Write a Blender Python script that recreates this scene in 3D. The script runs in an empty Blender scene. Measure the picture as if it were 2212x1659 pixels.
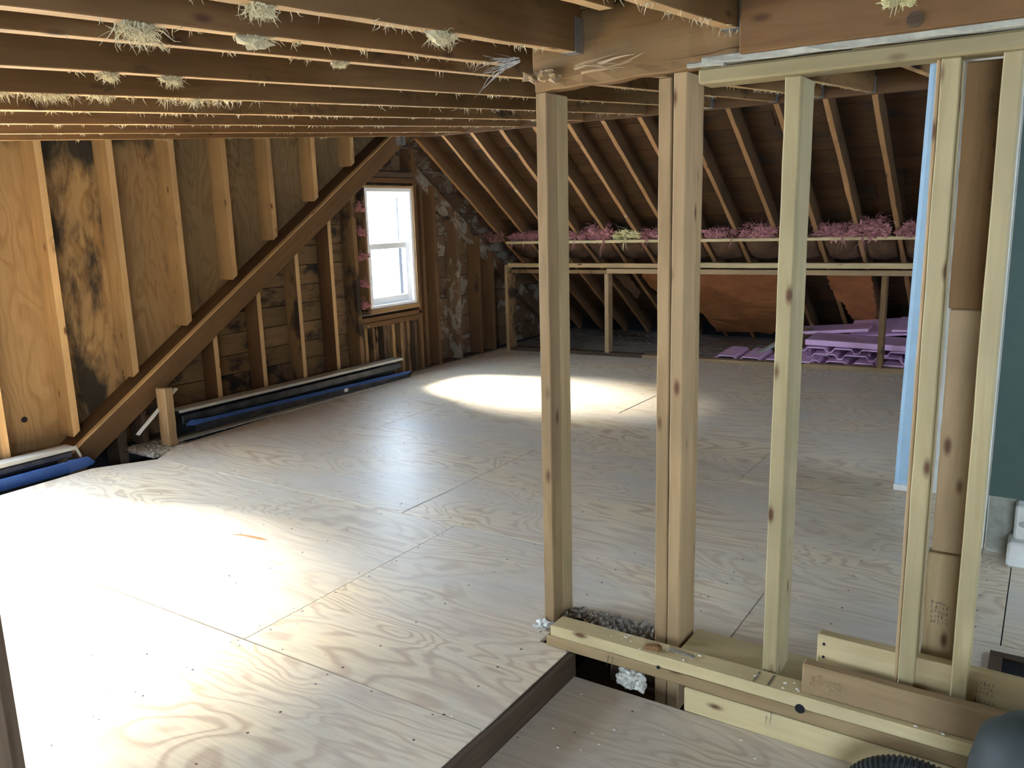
import bpy, bmesh, math, random
from mathutils import Vector as V, Matrix, noise as mnoise
random.seed(7)
scene = bpy.context.scene
COL = scene.collection
PI = math.pi

# ------------------------------------------------------------------ camera
EYE = 1.36
yaw, pitch, roll = 0.580795, 0.201358, -0.028799
def cam_axes():
    cy, sy = math.cos(yaw), math.sin(yaw)
    f0 = V((-sy*math.cos(pitch), cy*math.cos(pitch), -math.sin(pitch)))
    r0 = V((cy, sy, 0)); u0 = r0.cross(f0)
    r = r0*math.cos(roll) + u0*math.sin(roll)
    u = -r0*math.sin(roll) + u0*math.cos(roll)
    return r, u, f0
cr, cu, cf = cam_axes()
cam = bpy.data.cameras.new('camera'); cam.sensor_width = 36; cam.lens = 1788.4/2212*36
cam.clip_start = 0.02
camo = bpy.data.objects.new('camera', cam); COL.objects.link(camo)
camo.matrix_world = Matrix(((cr.x, cu.x, -cf.x, 0), (cr.y, cu.y, -cf.y, 0), (cr.z, cu.z, -cf.z, EYE), (0, 0, 0, 1)))
scene.camera = camo

# ------------------------------------------------------------------ light
scene.view_settings.view_transform = 'Standard'
scene.view_settings.look = 'None'
scene.view_settings.gamma = 1
scene.view_settings.use_curve_mapping = False
scene.view_settings.exposure = 0.74
w = bpy.data.worlds.new('sky'); scene.world = w; w.use_nodes = True
bg = w.node_tree.nodes['Background']
bg.inputs[0].default_value = (0.66, 0.82, 1.0, 1); bg.inputs[1].default_value = 20.0
sun = bpy.data.lights.new('hazy_sun', 'SUN'); sun.energy = 85; sun.angle = math.radians(28); sun.color = (1, .93, .80)
suno = bpy.data.objects.new('hazy_sun', sun); COL.objects.link(suno)
suno.rotation_euler = V((1.30, -0.08, -1.1)).to_track_quat('-Z', 'Y').to_euler()
def portal(name, loc, direction, sx, sy):
    l = bpy.data.lights.new(name, 'AREA'); l.shape = 'RECTANGLE'; l.size = sx; l.size_y = sy
    l.cycles.is_portal = True
    o = bpy.data.objects.new(name, l); COL.objects.link(o); o.location = loc
    o.rotation_euler = V(direction).to_track_quat('-Z', 'Z').to_euler()
portal('window_portal', (-4.99, 5.46, 1.11), (1, 0, 0), .56, .98)
portal('window_portal', (-4.99, .90, 1.07), (1, 0, 0), 2.4, 1.34)
portal('window_portal', (2.63, 3.9, 1.25), (-1, 0, 0), 1.4, .7)
portal('window_portal', (1.0, -2.03, 1.3), (0, 1, 0), 1.6, 1.1)

# ------------------------------------------------------------------ materials
def newmat(name):
    m = bpy.data.materials.new(name); m.use_nodes = True
    nt = m.node_tree; b = nt.nodes['Principled BSDF']
    return m, nt, b
def nd(nt, typ, **kw):
    n = nt.nodes.new(typ)
    for k, v in kw.items():
        if isinstance(k, str) and k.startswith('i_'): n.inputs[k[2:]].default_value = v
        else: setattr(n, k, v)
    return n
def ramp(nt, fac, stops, interp='LINEAR'):
    r = nt.nodes.new('ShaderNodeValToRGB'); r.color_ramp.interpolation = interp
    cr_ = r.color_ramp
    while len(cr_.elements) < len(stops): cr_.elements.new(.5)
    for e, (p, c) in zip(cr_.elements, stops):
        e.position = p; e.color = (*c, 1) if len(c) == 3 else c
    nt.links.new(fac, r.inputs[0]); return r.outputs[0]
def coords(nt, scale, per_object=True, kind='Object'):
    tc = nt.nodes.new('ShaderNodeTexCoord')
    src = tc.outputs[kind]
    if per_object:
        oi = nt.nodes.new('ShaderNodeObjectInfo')
        ml = nd(nt, 'ShaderNodeMath', operation='MULTIPLY'); ml.inputs[1].default_value = 37.0
        nt.links.new(oi.outputs['Random'], ml.inputs[0])
        ad = nd(nt, 'ShaderNodeVectorMath', operation='ADD')
        nt.links.new(src, ad.inputs[0]); nt.links.new(ml.outputs[0], ad.inputs[1]); src = ad.outputs[0]
    mp = nt.nodes.new('ShaderNodeMapping'); mp.inputs['Scale'].default_value = scale
    nt.links.new(src, mp.inputs[0]); return mp.outputs[0]
def noise_n(nt, vec, scale, detail=4, rough=.55, dist=0.0):
    n = nt.nodes.new('ShaderNodeTexNoise'); n.inputs['Scale'].default_value = scale
    n.inputs['Detail'].default_value = detail; n.inputs['Roughness'].default_value = rough
    n.inputs['Distortion'].default_value = dist; nt.links.new(vec, n.inputs['Vector']); return n.outputs['Fac']
def mix(nt, fac, a, b, mode='MIX'):
    m = nt.nodes.new('ShaderNodeMix'); m.data_type = 'RGBA'; m.blend_type = mode
    for sock, val in ((m.inputs[0], fac), (m.inputs[6], a), (m.inputs[7], b)):
        if hasattr(val, 'is_linked') or hasattr(val, 'links'): nt.links.new(val, sock)
        elif isinstance(val, (int, float)): sock.default_value = val
        else: sock.default_value = (*val, 1)
    return m.outputs[2]
def bump(nt, b, h, strength=.3, dist=.004):
    n = nt.nodes.new('ShaderNodeBump'); n.inputs['Strength'].default_value = strength
    n.inputs['Distance'].default_value = dist
    nt.links.new(h, n.inputs['Height']); nt.links.new(n.outputs[0], b.inputs['Normal'])

def lumber(name, light, dark, knot=(.10, .045, .02), stain=0.0, rough=.7, grain=1.0, patch=None, patch_t=.56, stainc=(.03, .022, .016)):
    m, nt, b = newmat(name)
    v = coords(nt, (1.3, 16, 16))
    g = noise_n(nt, v, 2.2*grain, 5, .6, .6)
    c = ramp(nt, g, [(.30, dark), (.52, light), (.75, tuple(min(1, x*1.12) for x in light))])
    v2 = coords(nt, (1, 1.6, 1.6))
    bl = noise_n(nt, v2, 2.6, 3, .5)
    c = mix(nt, ramp(nt, bl, [(.35, (0, 0, 0)), (.75, (1, 1, 1))]), c, tuple(x*.72 for x in light))
    # knots
    v3 = coords(nt, (4.2, 11, 11))
    vo = nd(nt, 'ShaderNodeTexVoronoi'); vo.inputs['Scale'].default_value = 1.0; nt.links.new(v3, vo.inputs['Vector'])
    kf = ramp(nt, vo.outputs['Distance'], [(.05, (1, 1, 1)), (.09, (.5, .5, .5)), (.14, (0, 0, 0))])
    c = mix(nt, kf, c, knot)
    if stain > 0:
        v4 = coords(nt, (1, 1.8, 1.8))
        s = noise_n(nt, v4, 3.2, 6, .65)
        sf = ramp(nt, s, [(1-stain, (0, 0, 0)), (1-stain+.12, (1, 1, 1))])
        c = mix(nt, sf, c, stainc)
    if patch:
        v5 = coords(nt, (1.4, 2, 2))
        s = noise_n(nt, v5, 2.4, 8, .7, .4)
        sf = ramp(nt, s, [(patch_t, (0, 0, 0)), (patch_t+.03, (1, 1, 1))])
        c = mix(nt, sf, c, patch)
    oi = nt.nodes.new('ShaderNodeObjectInfo')
    mr = nd(nt, 'ShaderNodeMapRange'); mr.inputs['To Min'].default_value = .84; mr.inputs['To Max'].default_value = 1.10
    nt.links.new(oi.outputs['Random'], mr.inputs['Value'])
    hs = nt.nodes.new('ShaderNodeHueSaturation'); nt.links.new(mr.outputs[0], hs.inputs['Value']); nt.links.new(c, hs.inputs['Color'])
    nt.links.new(hs.outputs[0], b.inputs['Base Color'])
    b.inputs['Roughness'].default_value = rough; b.inputs['Specular IOR Level'].default_value = .25
    bump(nt, b, g, .25, .002)
    return m

def plywood(name, c_light, c_dark, c_pale, rough=.5, stain=0.0, spec=.4, scale=1.0, gdir=(1.0, 3.0, 3.0), top_stain=None, coat=0.0):
    m, nt, b = newmat(name)
    v = coords(nt, gdir)
    n1 = noise_n(nt, v, 1.0*scale, 3, .48, .5)
    # contour lines of a slow noise give the cathedral figure
    mu = nd(nt, 'ShaderNodeMath', operation='MULTIPLY'); mu.inputs[1].default_value = 19.0; nt.links.new(n1, mu.inputs[0])
    fr = nd(nt, 'ShaderNodeMath', operation='FRACT'); nt.links.new(mu.outputs[0], fr.inputs[0])
    fine = noise_n(nt, coords(nt, (2, 42, 42)), 2.0, 4, .6)
    band = ramp(nt, fr.outputs[0], [(0, c_light), (.45, c_light), (.70, c_dark), (.82, c_dark), (1.0, c_light)])
    big = noise_n(nt, coords(nt, (1, 1.8, 1.8)), 1.1, 4, .55)
    band = mix(nt, ramp(nt, big, [(.36, (0, 0, 0)), (.66, (1, 1, 1))]), band, c_pale)
    ff = ramp(nt, fine, [(.3, (.87, .87, .87)), (.62, (1.05, 1.05, 1.05))])
    c = mix(nt, 1.0, band, ff, 'MULTIPLY')
    if stain > 0:
        s = noise_n(nt, coords(nt, (.9, 2.4, 1)), 2.1, 6, .65, .3)
        sf = ramp(nt, s, [(1-stain, (0, 0, 0)), (1-stain+.16, (.93, .93, .93))])
        c = mix(nt, sf, c, (.018, .016, .013))
    if top_stain:      # mould that spread down from the ceiling line (object X runs up the sheet)
        tc = nt.nodes.new('ShaderNodeTexCoord'); sp = nt.nodes.new('ShaderNodeSeparateXYZ'); nt.links.new(tc.outputs['Object'], sp.inputs[0])
        mr = nd(nt, 'ShaderNodeMapRange'); mr.inputs['From Min'].default_value = top_stain-.30; mr.inputs['From Max'].default_value = top_stain
        nt.links.new(sp.outputs['X'], mr.inputs['Value'])
        s = noise_n(nt, coords(nt, (1.0, 2.2, 1)), 2.6, 5, .6)
        ad = nd(nt, 'ShaderNodeMath', operation='MULTIPLY'); nt.links.new(mr.outputs[0], ad.inputs[0]); nt.links.new(s, ad.inputs[1])
        c = mix(nt, ramp(nt, ad.outputs[0], [(.30, (0, 0, 0)), (.52, (.92, .92, .92))]), c, (.02, .018, .015))
    nt.links.new(c, b.inputs['Base Color'])
    b.inputs['Roughness'].default_value = rough; b.inputs['Specular IOR Level'].default_value = spec
    bump(nt, b, fine, .15, .0015)
    return m

def plain(name, col, rough=.6, spec=.4, var=.15, scale=14, metal=0.0, emit=None, sheen=0.0):
    m, nt, b = newmat(name)
    n = noise_n(nt, coords(nt, (1, 1, 1)), scale, 5, .6)
    c = ramp(nt, n, [(.3, tuple(x*(1-var) for x in col)), (.7, tuple(min(1, x*(1+var)) for x in col))])
    nt.links.new(c, b.inputs['Base Color'])
    b.inputs['Roughness'].default_value = rough; b.inputs['Specular IOR Level'].default_value = spec
    b.inputs['Metallic'].default_value = metal
    return m

M_floor = plywood('floor_plywood', (.80, .67, .48), (.60, .45, .31), (.68, .61, .52), rough=.42, spec=.45)
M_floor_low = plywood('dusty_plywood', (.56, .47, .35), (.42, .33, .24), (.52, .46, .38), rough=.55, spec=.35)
M_wallply = plywood('wall_plywood', (.36, .22, .09), (.27, .15, .055), (.28, .17, .08), rough=.7, spec=.25, stain=.55, scale=.8, top_stain=1.80)
M_wallply_clean = plywood('wall_plywood_clean', (.34, .205, .088), (.26, .145, .058), (.29, .178, .078), rough=.7, spec=.25, stain=.37, scale=.8, top_stain=1.93)
M_wallply_dull = plywood('wall_plywood_dull', (.27, .18, .085), (.21, .13, .06), (.23, .15, .075), rough=.7, spec=.25, stain=.40, scale=.8)
M_pine = lumber('new_pine', (.50, .39, .21), (.42, .30, .145), rough=.6)
M_pine2 = lumber('aged_pine', (.39, .27, .135), (.31, .20, .088), rough=.65)
M_post = lumber('post_pine', (.32, .21, .105), (.25, .155, .07), rough=.65, stain=.33, stainc=(.16, .10, .055))
M_plate = lumber('cream_pine', (.56, .45, .245), (.49, .375, .19), rough=.6)
M_framing = lumber('framing_pine', (.39, .31, .165), (.33, .25, .12), rough=.6)
M_plate2 = lumber('tan_pine', (.36, .24, .125), (.29, .185, .09), rough=.6)
M_stud = lumber('wall_stud_pine', (.32, .195, .085), (.24, .135, .053), rough=.7, stain=.30, stainc=(.12, .07, .035))
M_joist = lumber('joist_wood', (.22, .118, .044), (.155, .078, .025), rough=.75, stain=.43)
M_beam = lumber('beam_wood', (.25, .145, .06), (.18, .095, .036), rough=.75, stain=.30)
M_rafter = lumber('rafter_wood', (.13, .068, .03), (.09, .042, .018), rough=.8, stain=.40, patch=(.42, .28, .16), patch_t=.68)
M_diag = lumber('diagonal_wood', (.16, .088, .038), (.115, .058, .024), rough=.7, patch=(.34, .24, .15), patch_t=.72)
M_edge = lumber('once_covered_lit_edge', (.52, .33, .155), (.40, .235, .10), rough=.75, stain=.40, stainc=(.16, .085, .04))  # once under lath; most of the paleness is bounce light painted in
M_edge_r = lumber('rafter_lit_edge', (.34, .18, .075), (.25, .12, .045), rough=.8, stain=.36, patch=(.46, .34, .2), patch_t=.64)  # rafter undersides lightened in colour, mostly for bounce light
M_diag_edge = lumber('diagonal_lit_edge', (.56, .37, .18), (.42, .26, .11), rough=.7)  # edge colour lightened in place of window light falling on it
M_sheath = lumber('old_sheathing', (.22, .13, .06), (.16, .088, .038), rough=.8, stain=.50)
M_sheath_peel = lumber('peeling_sheathing', (.13, .075, .04), (.085, .045, .024), rough=.85, stain=.42, patch=(.22, .185, .14), patch_t=.52)
M_roof = lumber('roof_boards', (.065, .033, .014), (.045, .021, .01), rough=.85, stain=.46)
M_dark = lumber('dark_board', (.10, .065, .04), (.06, .035, .02), rough=.8, stain=.4)
M_step = lumber('step_board', (.085, .055, .035), (.05, .03, .02), rough=.7)
M_black = plain('black_paper', (.018, .018, .02), .9, .1)
M_kraft = plain('kraft_paper', (.36, .135, .048), .7, .3, .25, 5)
M_kraft2 = plain('dull_kraft', (.11, .06, .032), .7, .3, .45, 9)
M_white = plain('white_vinyl', (.88, .89, .90), .35, .5, .03)
M_whitep = plain('white_paint', (.68, .68, .64), .6, .4, .12)
M_dusty = plain('dusty_eave_floor', (.27, .25, .225), .9, .1, .3, 6)
M_dry = plain('gypsum', (.36, .35, .29), .9, .1, .25, 20)
M_green = plain('green_paint', (.055, .095, .08), .55, .4, .08)
M_blue = plain('pale_blue_paint', (.36, .52, .66), .6, .3, .05)
M_tape = plain('blue_film', (.045, .11, .34), .45, .4, .18)
M_metal = plain('galvanised', (.36, .39, .42), .35, .5, .2, 30, .8)
M_heat = plain('heater_paint', (.50, .49, .44), .5, .5, .1)
M_heatdark = plain('heater_inside', (.055, .06, .07), .4, .5, .5, 9, .6)
M_fin = plain('heater_fin', (.45, .47, .48), .35, .5, .2, 20, .8)
M_foam = plain('purple_foam', (.68, .43, .65), .5, .3, .05, 6)
M_pink = plain('pink_wool', (.44, .20, .20), .95, .05, .35, 30)
M_pinkd = plain('faded_wool', (.26, .12, .10), .95, .05, .5, 30)
M_yel = plain('yellow_wool', (.62, .55, .30), .95, .05, .25, 30)
M_cream = plain('cream_wool', (.60, .52, .34), .95, .05, .25, 30)
M_crumb = plain('crumbs', (.60, .57, .50), .9, .1, .35, 40)
M_gravel = plain('grey_rubble', (.34, .32, .29), .95, .1, .6, 45)
M_screw = plain('screw_head', (.10, .085, .07), .5, .4, .3)
M_vac = plain('vacuum_plastic', (.035, .043, .042), .6, .3, .15)
M_hose = plain('hose_plastic', (.02, .022, .022), .4, .4, .1)
M_ink = plain('stamp_ink', (.17, .14, .10), .8, .1, .3)
M_conc = plain('ground', (.22, .25, .2), .9, .1)
m, nt, b = newmat('window_glass')
for n in list(nt.nodes):
    if n.type == 'BSDF_PRINCIPLED': nt.nodes.remove(n)
tr = nt.nodes.new('ShaderNodeBsdfTransparent'); gl = nt.nodes.new('ShaderNodeBsdfGlossy'); gl.inputs['Roughness'].default_value = .03
tr.inputs[0].default_value = (.95, .97, .98, 1)
mx = nt.nodes.new('ShaderNodeMixShader'); mx.inputs[0].default_value = .04; nt.links.new(tr.outputs[0], mx.inputs[1]); nt.links.new(gl.outputs[0], mx.inputs[2])
nt.links.new(mx.outputs[0], nt.nodes['Material Output'].inputs[0])
M_glass = m

# ------------------------------------------------------------------ builders
WM = {}
def link(name, me, mat, mw, parent=None, smooth=False):
    o = bpy.data.objects.new(name, me); COL.objects.link(o)
    if mat is not None and len(me.materials) == 0: me.materials.append(mat)
    if smooth:
        for p in me.polygons: p.use_smooth = True
    WM[o.name] = mw.copy()
    if parent is not None:
        o.parent = parent
        o.matrix_basis = WM[parent.name].inverted() @ mw
    else:
        o.matrix_basis = mw
    return o
def empty(name, loc=(0, 0, 0), label=None, cat=None, group=None, kind=None):
    o = bpy.data.objects.new(name, None); COL.objects.link(o)
    o.location = loc; WM[o.name] = Matrix.Translation(V(loc))
    return tag(o, label, cat, group, kind)
def tag(o, label=None, cat=None, group=None, kind=None):
    if label: o['label'] = label
    if cat: o['category'] = cat
    if group: o['group'] = group
    if kind: o['kind'] = kind
    return o
def frame(o, x, y=None, up=(0, 0, 1)):
    x = V(x).normalized()
    if y is None:
        z = V(up); y = z.cross(x)
        if y.length < 1e-4: y = V((0, 1, 0)).cross(x) if abs(x.y) < .9 else V((1, 0, 0))
        y.normalize(); z = x.cross(y)
    else:
        y = V(y); z = x.cross(y).normalized(); y = z.cross(x)
    o = V(o)
    return Matrix(((x.x, y.x, z.x, o.x), (x.y, y.y, z.y, o.y), (x.z, y.z, z.z, o.z), (0, 0, 0, 1)))
def board(name, a, b, w, h, mat, parent=None, up=(0, 0, 1), bevel=.002, jit=0.0, seg=1, off=(0, 0)):
    """timber from a to b; w is its size sideways, h its size along up; centred on the line a-b (+off)"""
    a, b = V(a), V(b); L = (b-a).length
    mw = frame(a, b-a, up=up)
    bm = bmesh.new()
    n = max(1, seg)
    rings = []
    for i in range(n+1):
        x = L*i/n; r = []
        for (sy, sz) in ((-1, -1), (1, -1), (1, 1), (-1, 1)):
            jy = random.uniform(-jit, jit); jz = random.uniform(-jit, jit)
            r.append(bm.verts.new((x, sy*w/2+jy+off[0], sz*h/2+jz+off[1])))
        rings.append(r)
    for i in range(n):
        for k in range(4):
            bm.faces.new((rings[i][k], rings[i][(k+1) % 4], rings[i+1][(k+1) % 4], rings[i+1][k]))
    bm.faces.new(rings[0][::-1]); bm.faces.new(rings[-1])
    bmesh.ops.recalc_face_normals(bm, faces=bm.faces)
    if bevel > 0:
        es = [e for e in bm.edges if e.is_manifold and e.calc_face_angle(0) > .6]
        bmesh.ops.bevel(bm, geom=es, offset=min(bevel, w*.3, h*.3), segments=1, affect='EDGES')
    me = bpy.data.meshes.new(name); bm.to_mesh(me); bm.free()
    return link(name, me, mat, mw, parent)
def prism(name, pts, t0, t1, mw, mat, parent=None, bevel=0):
    """polygon pts in the local XY plane, extruded in local Z from t0 to t1"""
    bm = bmesh.new()
    lo = [bm.verts.new((p[0], p[1], t0)) for p in pts]; hi = [bm.verts.new((p[0], p[1], t1)) for p in pts]
    bm.faces.new(lo[::-1]); bm.faces.new(hi)
    n = len(pts)
    for i in range(n): bm.faces.new((lo[i], lo[(i+1) % n], hi[(i+1) % n], hi[i]))
    bmesh.ops.recalc_face_normals(bm, faces=bm.faces)
    if bevel: bmesh.ops.bevel(bm, geom=list(bm.edges), offset=bevel, segments=1, affect='EDGES')
    me = bpy.data.meshes.new(name); bm.to_mesh(me); bm.free()
    return link(name, me, mat, mw, parent)
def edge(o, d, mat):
    """faces of o that look along world direction d get paler wood: once covered by lath, but mostly bounce light put into the colour"""
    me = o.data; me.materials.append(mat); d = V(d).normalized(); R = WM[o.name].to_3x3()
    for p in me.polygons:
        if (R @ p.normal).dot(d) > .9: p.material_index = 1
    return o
# frame for things lying in the left wall: local X up, local Y = world Y reversed..., extrusion along world +X
def yz_frame(x): return frame((x, 0, 0), (0, 0, 1), (0, -1, 0))       # local x = world z, local y = -world y, local z = +world x
def yz(pts): return [(z, -y) for (y, z) in pts]
def box(name, x0, x1, y0, y1, z0, z1, mat, parent=None, bevel=.001, axis='x'):
    ax = {'x': ((1, 0, 0), (0, 0, 1)), 'y': ((0, 1, 0), (0, 0, 1)), 'z': ((0, 0, 1), (0, 1, 0))}[axis]
    cx, cy, cz = (x0+x1)/2, (y0+y1)/2, (z0+z1)/2
    if axis == 'x': return board(name, (x0, cy, cz), (x1, cy, cz), abs(y1-y0), abs(z1-z0), mat, parent, bevel=bevel)
    if axis == 'y': return board(name, (cx, y0, cz), (cx, y1, cz), abs(x1-x0), abs(z1-z0), mat, parent, bevel=bevel)
    return board(name, (cx, cy, z0), (cx, cy, z1), abs(x1-x0), abs(y1-y0), mat, parent, up=(0, 1, 0), bevel=bevel)
def mesh_obj(name, bm, mat, parent=None, loc=(0, 0, 0), rot=None, smooth=False, kind=None):
    me = bpy.data.meshes.new(name); bm.to_mesh(me); bm.free()
    mw = Matrix.Translation(V(loc))
    if rot is not None: mw = mw @ rot
    o = link(name, me, mat, mw, parent, smooth)
    if kind: o['kind'] = kind
    return o

def strand(bm, p, d, L, wd, sag=.5, curl=.3, seg=4):
    """a thin tapering fibre: three sided"""
    p = V(p); d = V(d).normalized(); prev = None
    side = d.cross(V((random.random()-.5, random.random()-.5, random.random()-.5))).normalized()
    for i in range(seg+1):
        t = i/seg; r = wd*(1-t*.85)
        q = d.cross(side).normalized()
        ring = [bm.verts.new(p + side*r*math.cos(a) + q*r*math.sin(a)) for a in (0, 2.09, 4.19)]
        if prev:
            for k in range(3): bm.faces.new((prev[k], prev[(k+1) % 3], ring[(k+1) % 3], ring[k]))
        prev = ring
        d = (d + V((random.uniform(-curl, curl), random.uniform(-curl, curl), random.uniform(-curl, curl)-sag/seg))).normalized()
        p = p + d*(L/seg)
def lump(bm, c, r, amp=.35, freq=3.0, sub=3, sq=(1, 1, 1)):
    res = bmesh.ops.create_icosphere(bm, subdivisions=sub, radius=1.0)
    seed = V((random.uniform(0, 50), random.uniform(0, 50), random.uniform(0, 50)))
    for v in res['verts']:
        n = v.co.normalized()
        k = 1+amp*(mnoise.fractal(n*freq+seed, .8, 2.2, 4))*1.3
        v.co = V(c) + V((n.x*sq[0], n.y*sq[1], n.z*sq[2]))*r*k
def wool(name, loc, size, mat, label, cat, group=None, n=90, hang=0, seedk=0, parent=None):
    """torn clump of glass wool: a few ragged lumps plus many fibres"""
    bm = bmesh.new()
    sx, sy, sz = size
    for i in range(9):
        lump(bm, (random.uniform(-.5, .5)*sx, random.uniform(-.3, .3)*sy, sz*random.uniform(.15, .62)), max(.010, min(sx, sz)*random.uniform(.16, .28)), 1.1, 3.4, 3,
             (random.uniform(.9, 1.8), 1, random.uniform(.6, 1.1)))
    for i in range(n):
        a = random.uniform(0, 2*PI); rr = random.uniform(.1, .5)
        p = (math.cos(a)*rr*sx*1.1, math.sin(a)*rr*sy, sz*random.uniform(.05, .95))
        strand(bm, p, (math.cos(a), math.sin(a)*.6-.5, random.uniform(-.3, .8)), random.uniform(.25, .7)*sz, random.uniform(.0010, .0028), random.uniform(.1, .9), .75, 6)
    for i in range(hang):
        x0 = random.uniform(-.5, .5)*sx
        for k in range(5):
            strand(bm, (x0+random.uniform(-.006, .006), -sy*.5, .02), (random.uniform(-.2, .2), -.35, -.5), random.uniform(.7, 1.3)*sz, .004, .8, .16, 6)
    o = mesh_obj(name, bm, mat, parent, loc, smooth=False)
    return tag(o, label, cat, group)

# ================================================================== SETTING
# ---------------- floor
floor = empty('floor', kind='structure')
def sheet(x0, x1, y0, y1, z, mat, parent, th=.018, g=.0018, pts=None):
    P = pts or [(x0+g, y0+g), (x1-g, y0+g), (x1-g, y1-g), (x0+g, y1-g)]
    ox, oy = P[0]
    return prism('plywood_sheet', [(p[0]-ox, p[1]-oy) for p in P], -th, 0, Matrix.Translation((ox, oy, z)), mat, parent)
g = .0018
LE = -4.53
sheet(0, 0, 0, 0, 0, M_floor, floor, pts=[(-4.5, -.9), (-3.40, -.9), (-3.40, 1.618), (-4.505, 1.618)])
sheet(-3.397, -1.19, .40, 1.618, 0, M_floor, floor)
sheet(-3.397, -1.19, -.9, .397, 0, M_floor, floor)
sheet(0, 0, 0, 0, 0, M_floor, floor, pts=[(-4.505, 1.622), (-2.162, 1.622), (-2.162, 2.798), (-4.37, 2.798), (-4.545, 2.50)])
sheet(0, 0, 0, 0, 0, M_floor, floor, pts=[(-2.158, 1.622), (-1.19, 1.622), (-1.19, 2.10), (-1.30, 2.10), (-1.30, 2.33), (-.78, 2.33), (-.78, 2.798), (-2.158, 2.798)])
sheet(-.777, 2.6, 2.33, 2.798, 0, M_floor, floor)
sheet(0, 0, 0, 0, 0, M_floor, floor, pts=[(-4.37, 2.802), (-2.482, 2.802), (-2.482, 3.998), (-4.60, 3.998), (-4.53, 3.05)])
sheet(-2.478, -.04, 2.80, 4.0, 0, M_floor, floor)
sheet(-.04, 2.6, 2.80, 4.0, 0, M_floor, floor)
sheet(-4.61, -3.70, 4.0, 5.2, 0, M_floor, floor)
sheet(-3.70, -1.26, 4.0, 5.2, 0, M_floor, floor)
sheet(-1.26, 1.18, 4.0, 5.2, 0, M_floor, floor)
sheet(1.18, 2.6, 4.0, 5.2, 0, M_floor, floor)
sheet(0, 0, 0, 0, 0, M_floor, floor, pts=[(-4.625, 5.202), (-2.432, 5.202), (-2.432, 6.398), (-4.80, 6.398), (-4.80, 5.70), (-4.63, 5.42)])
sheet(-2.43, .01, 5.2, 6.4, 0, M_floor, floor)
sheet(.01, 2.6, 5.2, 6.4, 0, M_floor, floor)
sheet(-4.80, -3.65, 6.4, 7.3, 0, M_floor, floor)
sheet(-3.65, -1.21, 6.4, 7.3, 0, M_floor, floor)
sheet(-1.21, 2.6, 6.4, 7.3, 0, M_floor, floor)
for k, y in enumerate((7.3, 7.62, 7.94, 8.26, 8.58)):
    b_ = box('eave_board', -4.85, 2.6, y+.004, y+.316, -.022, -.002, M_dusty, floor)
    b_['label'] = 'dusty dark eave floor board'
# lower floor beyond the step
sheet(-1.165, 2.6, .60, 2.085, -.075, M_floor_low, floor)
sheet(-1.165, 2.6, -.6, .60, -.075, M_floor_low, floor)
sheet(-1.165, 2.6, -2.0, -.6, -.075, M_floor_low, floor)
o = board('step_board', (-1.178, -.9, -.055), (-1.178, 2.10, -.055), .024, .105, M_step, floor, bevel=.003, jit=.0015, seg=14); o['label'] = 'dark board facing the floor step'
box('floor_joist', -1.165, 2.6, 2.34, 2.38, -.22, -.02, M_dark, floor)
box('subfloor_board', -1.30, 2.6, 2.02, 2.42, -.24, -.22, M_dark, floor)
box('subfloor_board', -5.0, -4.3, -.9, 7.3, -.16, -.14, M_black, floor, axis='y')
# screws in rows over the hidden joists
bm = bmesh.new()
def disc(bm, x, y, z, r):
    c = bm.verts.new((x, y, z+.0012)); ring = [bm.verts.new((x+r*math.cos(a*PI/3), y+r*math.sin(a*PI/3), z+.0004)) for a in range(6)]
    for i in range(6): bm.faces.new((c, ring[i], ring[(i+1) % 6]))
for k in range(-6, 12):
    x = -2.16+.405*k
    y = .2
    while y < 7.0:
        y += random.uniform(.11, .19)
        if k == 0 and y < 2.8 or k % 3 == 0:
            if random.random() < .8: disc(bm, x-.022+random.uniform(-.008, .008), y, 0, random.uniform(.0026, .0042))
        xx = x+.018+random.uniform(-.014, .014)
        if xx < -4.4 or xx > 2.3: continue
        if xx > -1.2 and y < 2.36: disc(bm, xx, y, -.075, .004) if (y < 2.05 and random.random() < .4) else None
        else: disc(bm, xx, y, 0, random.uniform(.0034, .0050))
for ys in (1.62, 2.80, 4.0, 5.2, 6.4):
    x = -4.4
    while x < -1.2:
        x += random.uniform(.16, .26); disc(bm, x, ys+random.choice((-.016, .018)), 0, .0036)
o = mesh_obj('screw_heads', bm, M_screw, floor, kind='stuff')
# orange smear on the boards
bm = bmesh.new()
pts = [(0, 0), (.08, .004), (.17, -.002), (.21, .006), (.16, .016), (.09, .02), (.03, .014)]
vs = [bm.verts.new((p[0], p[1], .0012)) for p in pts]; bm.faces.new(vs)
M_smear = plain('orange_smear', (.50, .22, .09), .6, .3, .2)
mesh_obj('orange_smear', bm, M_smear, floor, (-2.98, 2.22, 0), Matrix.Rotation(.15, 4, 'Z'), kind=None)

# ---------------- left wall (gable)
wl = empty('wall_left', (-4.9, 3.5, 0), kind='structure')
XS, XP = -4.76, -4.90            # front of the studs, face of the sheathing
def diag_top(y): return .11+(y-2.54)*.657
def diag_bot(y): return -.05+(y-2.56)*.667
def ceil_z(y): return 1.66+.0665*y
# plywood sheets between the studs, above the diagonal
edges = [2.22, 2.56, 2.98, 3.40, 3.80, 4.19, 4.63, 5.05, 5.52]
for i in range(len(edges)-1):
    y0, y1 = edges[i]+.002, edges[i+1]-.002
    z0, z1 = max(0.02, diag_top(y0)-.06), max(0.02, diag_top(y1)-.06)
    if i == 0: z0 = z1 = .0
    P = yz([(y0, z0), (y1, z1), (y1, ceil_z(y1)+.16), (y0, ceil_z(y0)+.16)])
    prism('plywood_panel', P, -.012, 0, yz_frame(XP), (M_wallply_clean, M_wallply, M_wallply_clean, M_wallply_dull, M_wallply_dull, M_wallply_dull, M_wallply_dull, M_wallply_dull)[i], wl)
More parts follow.
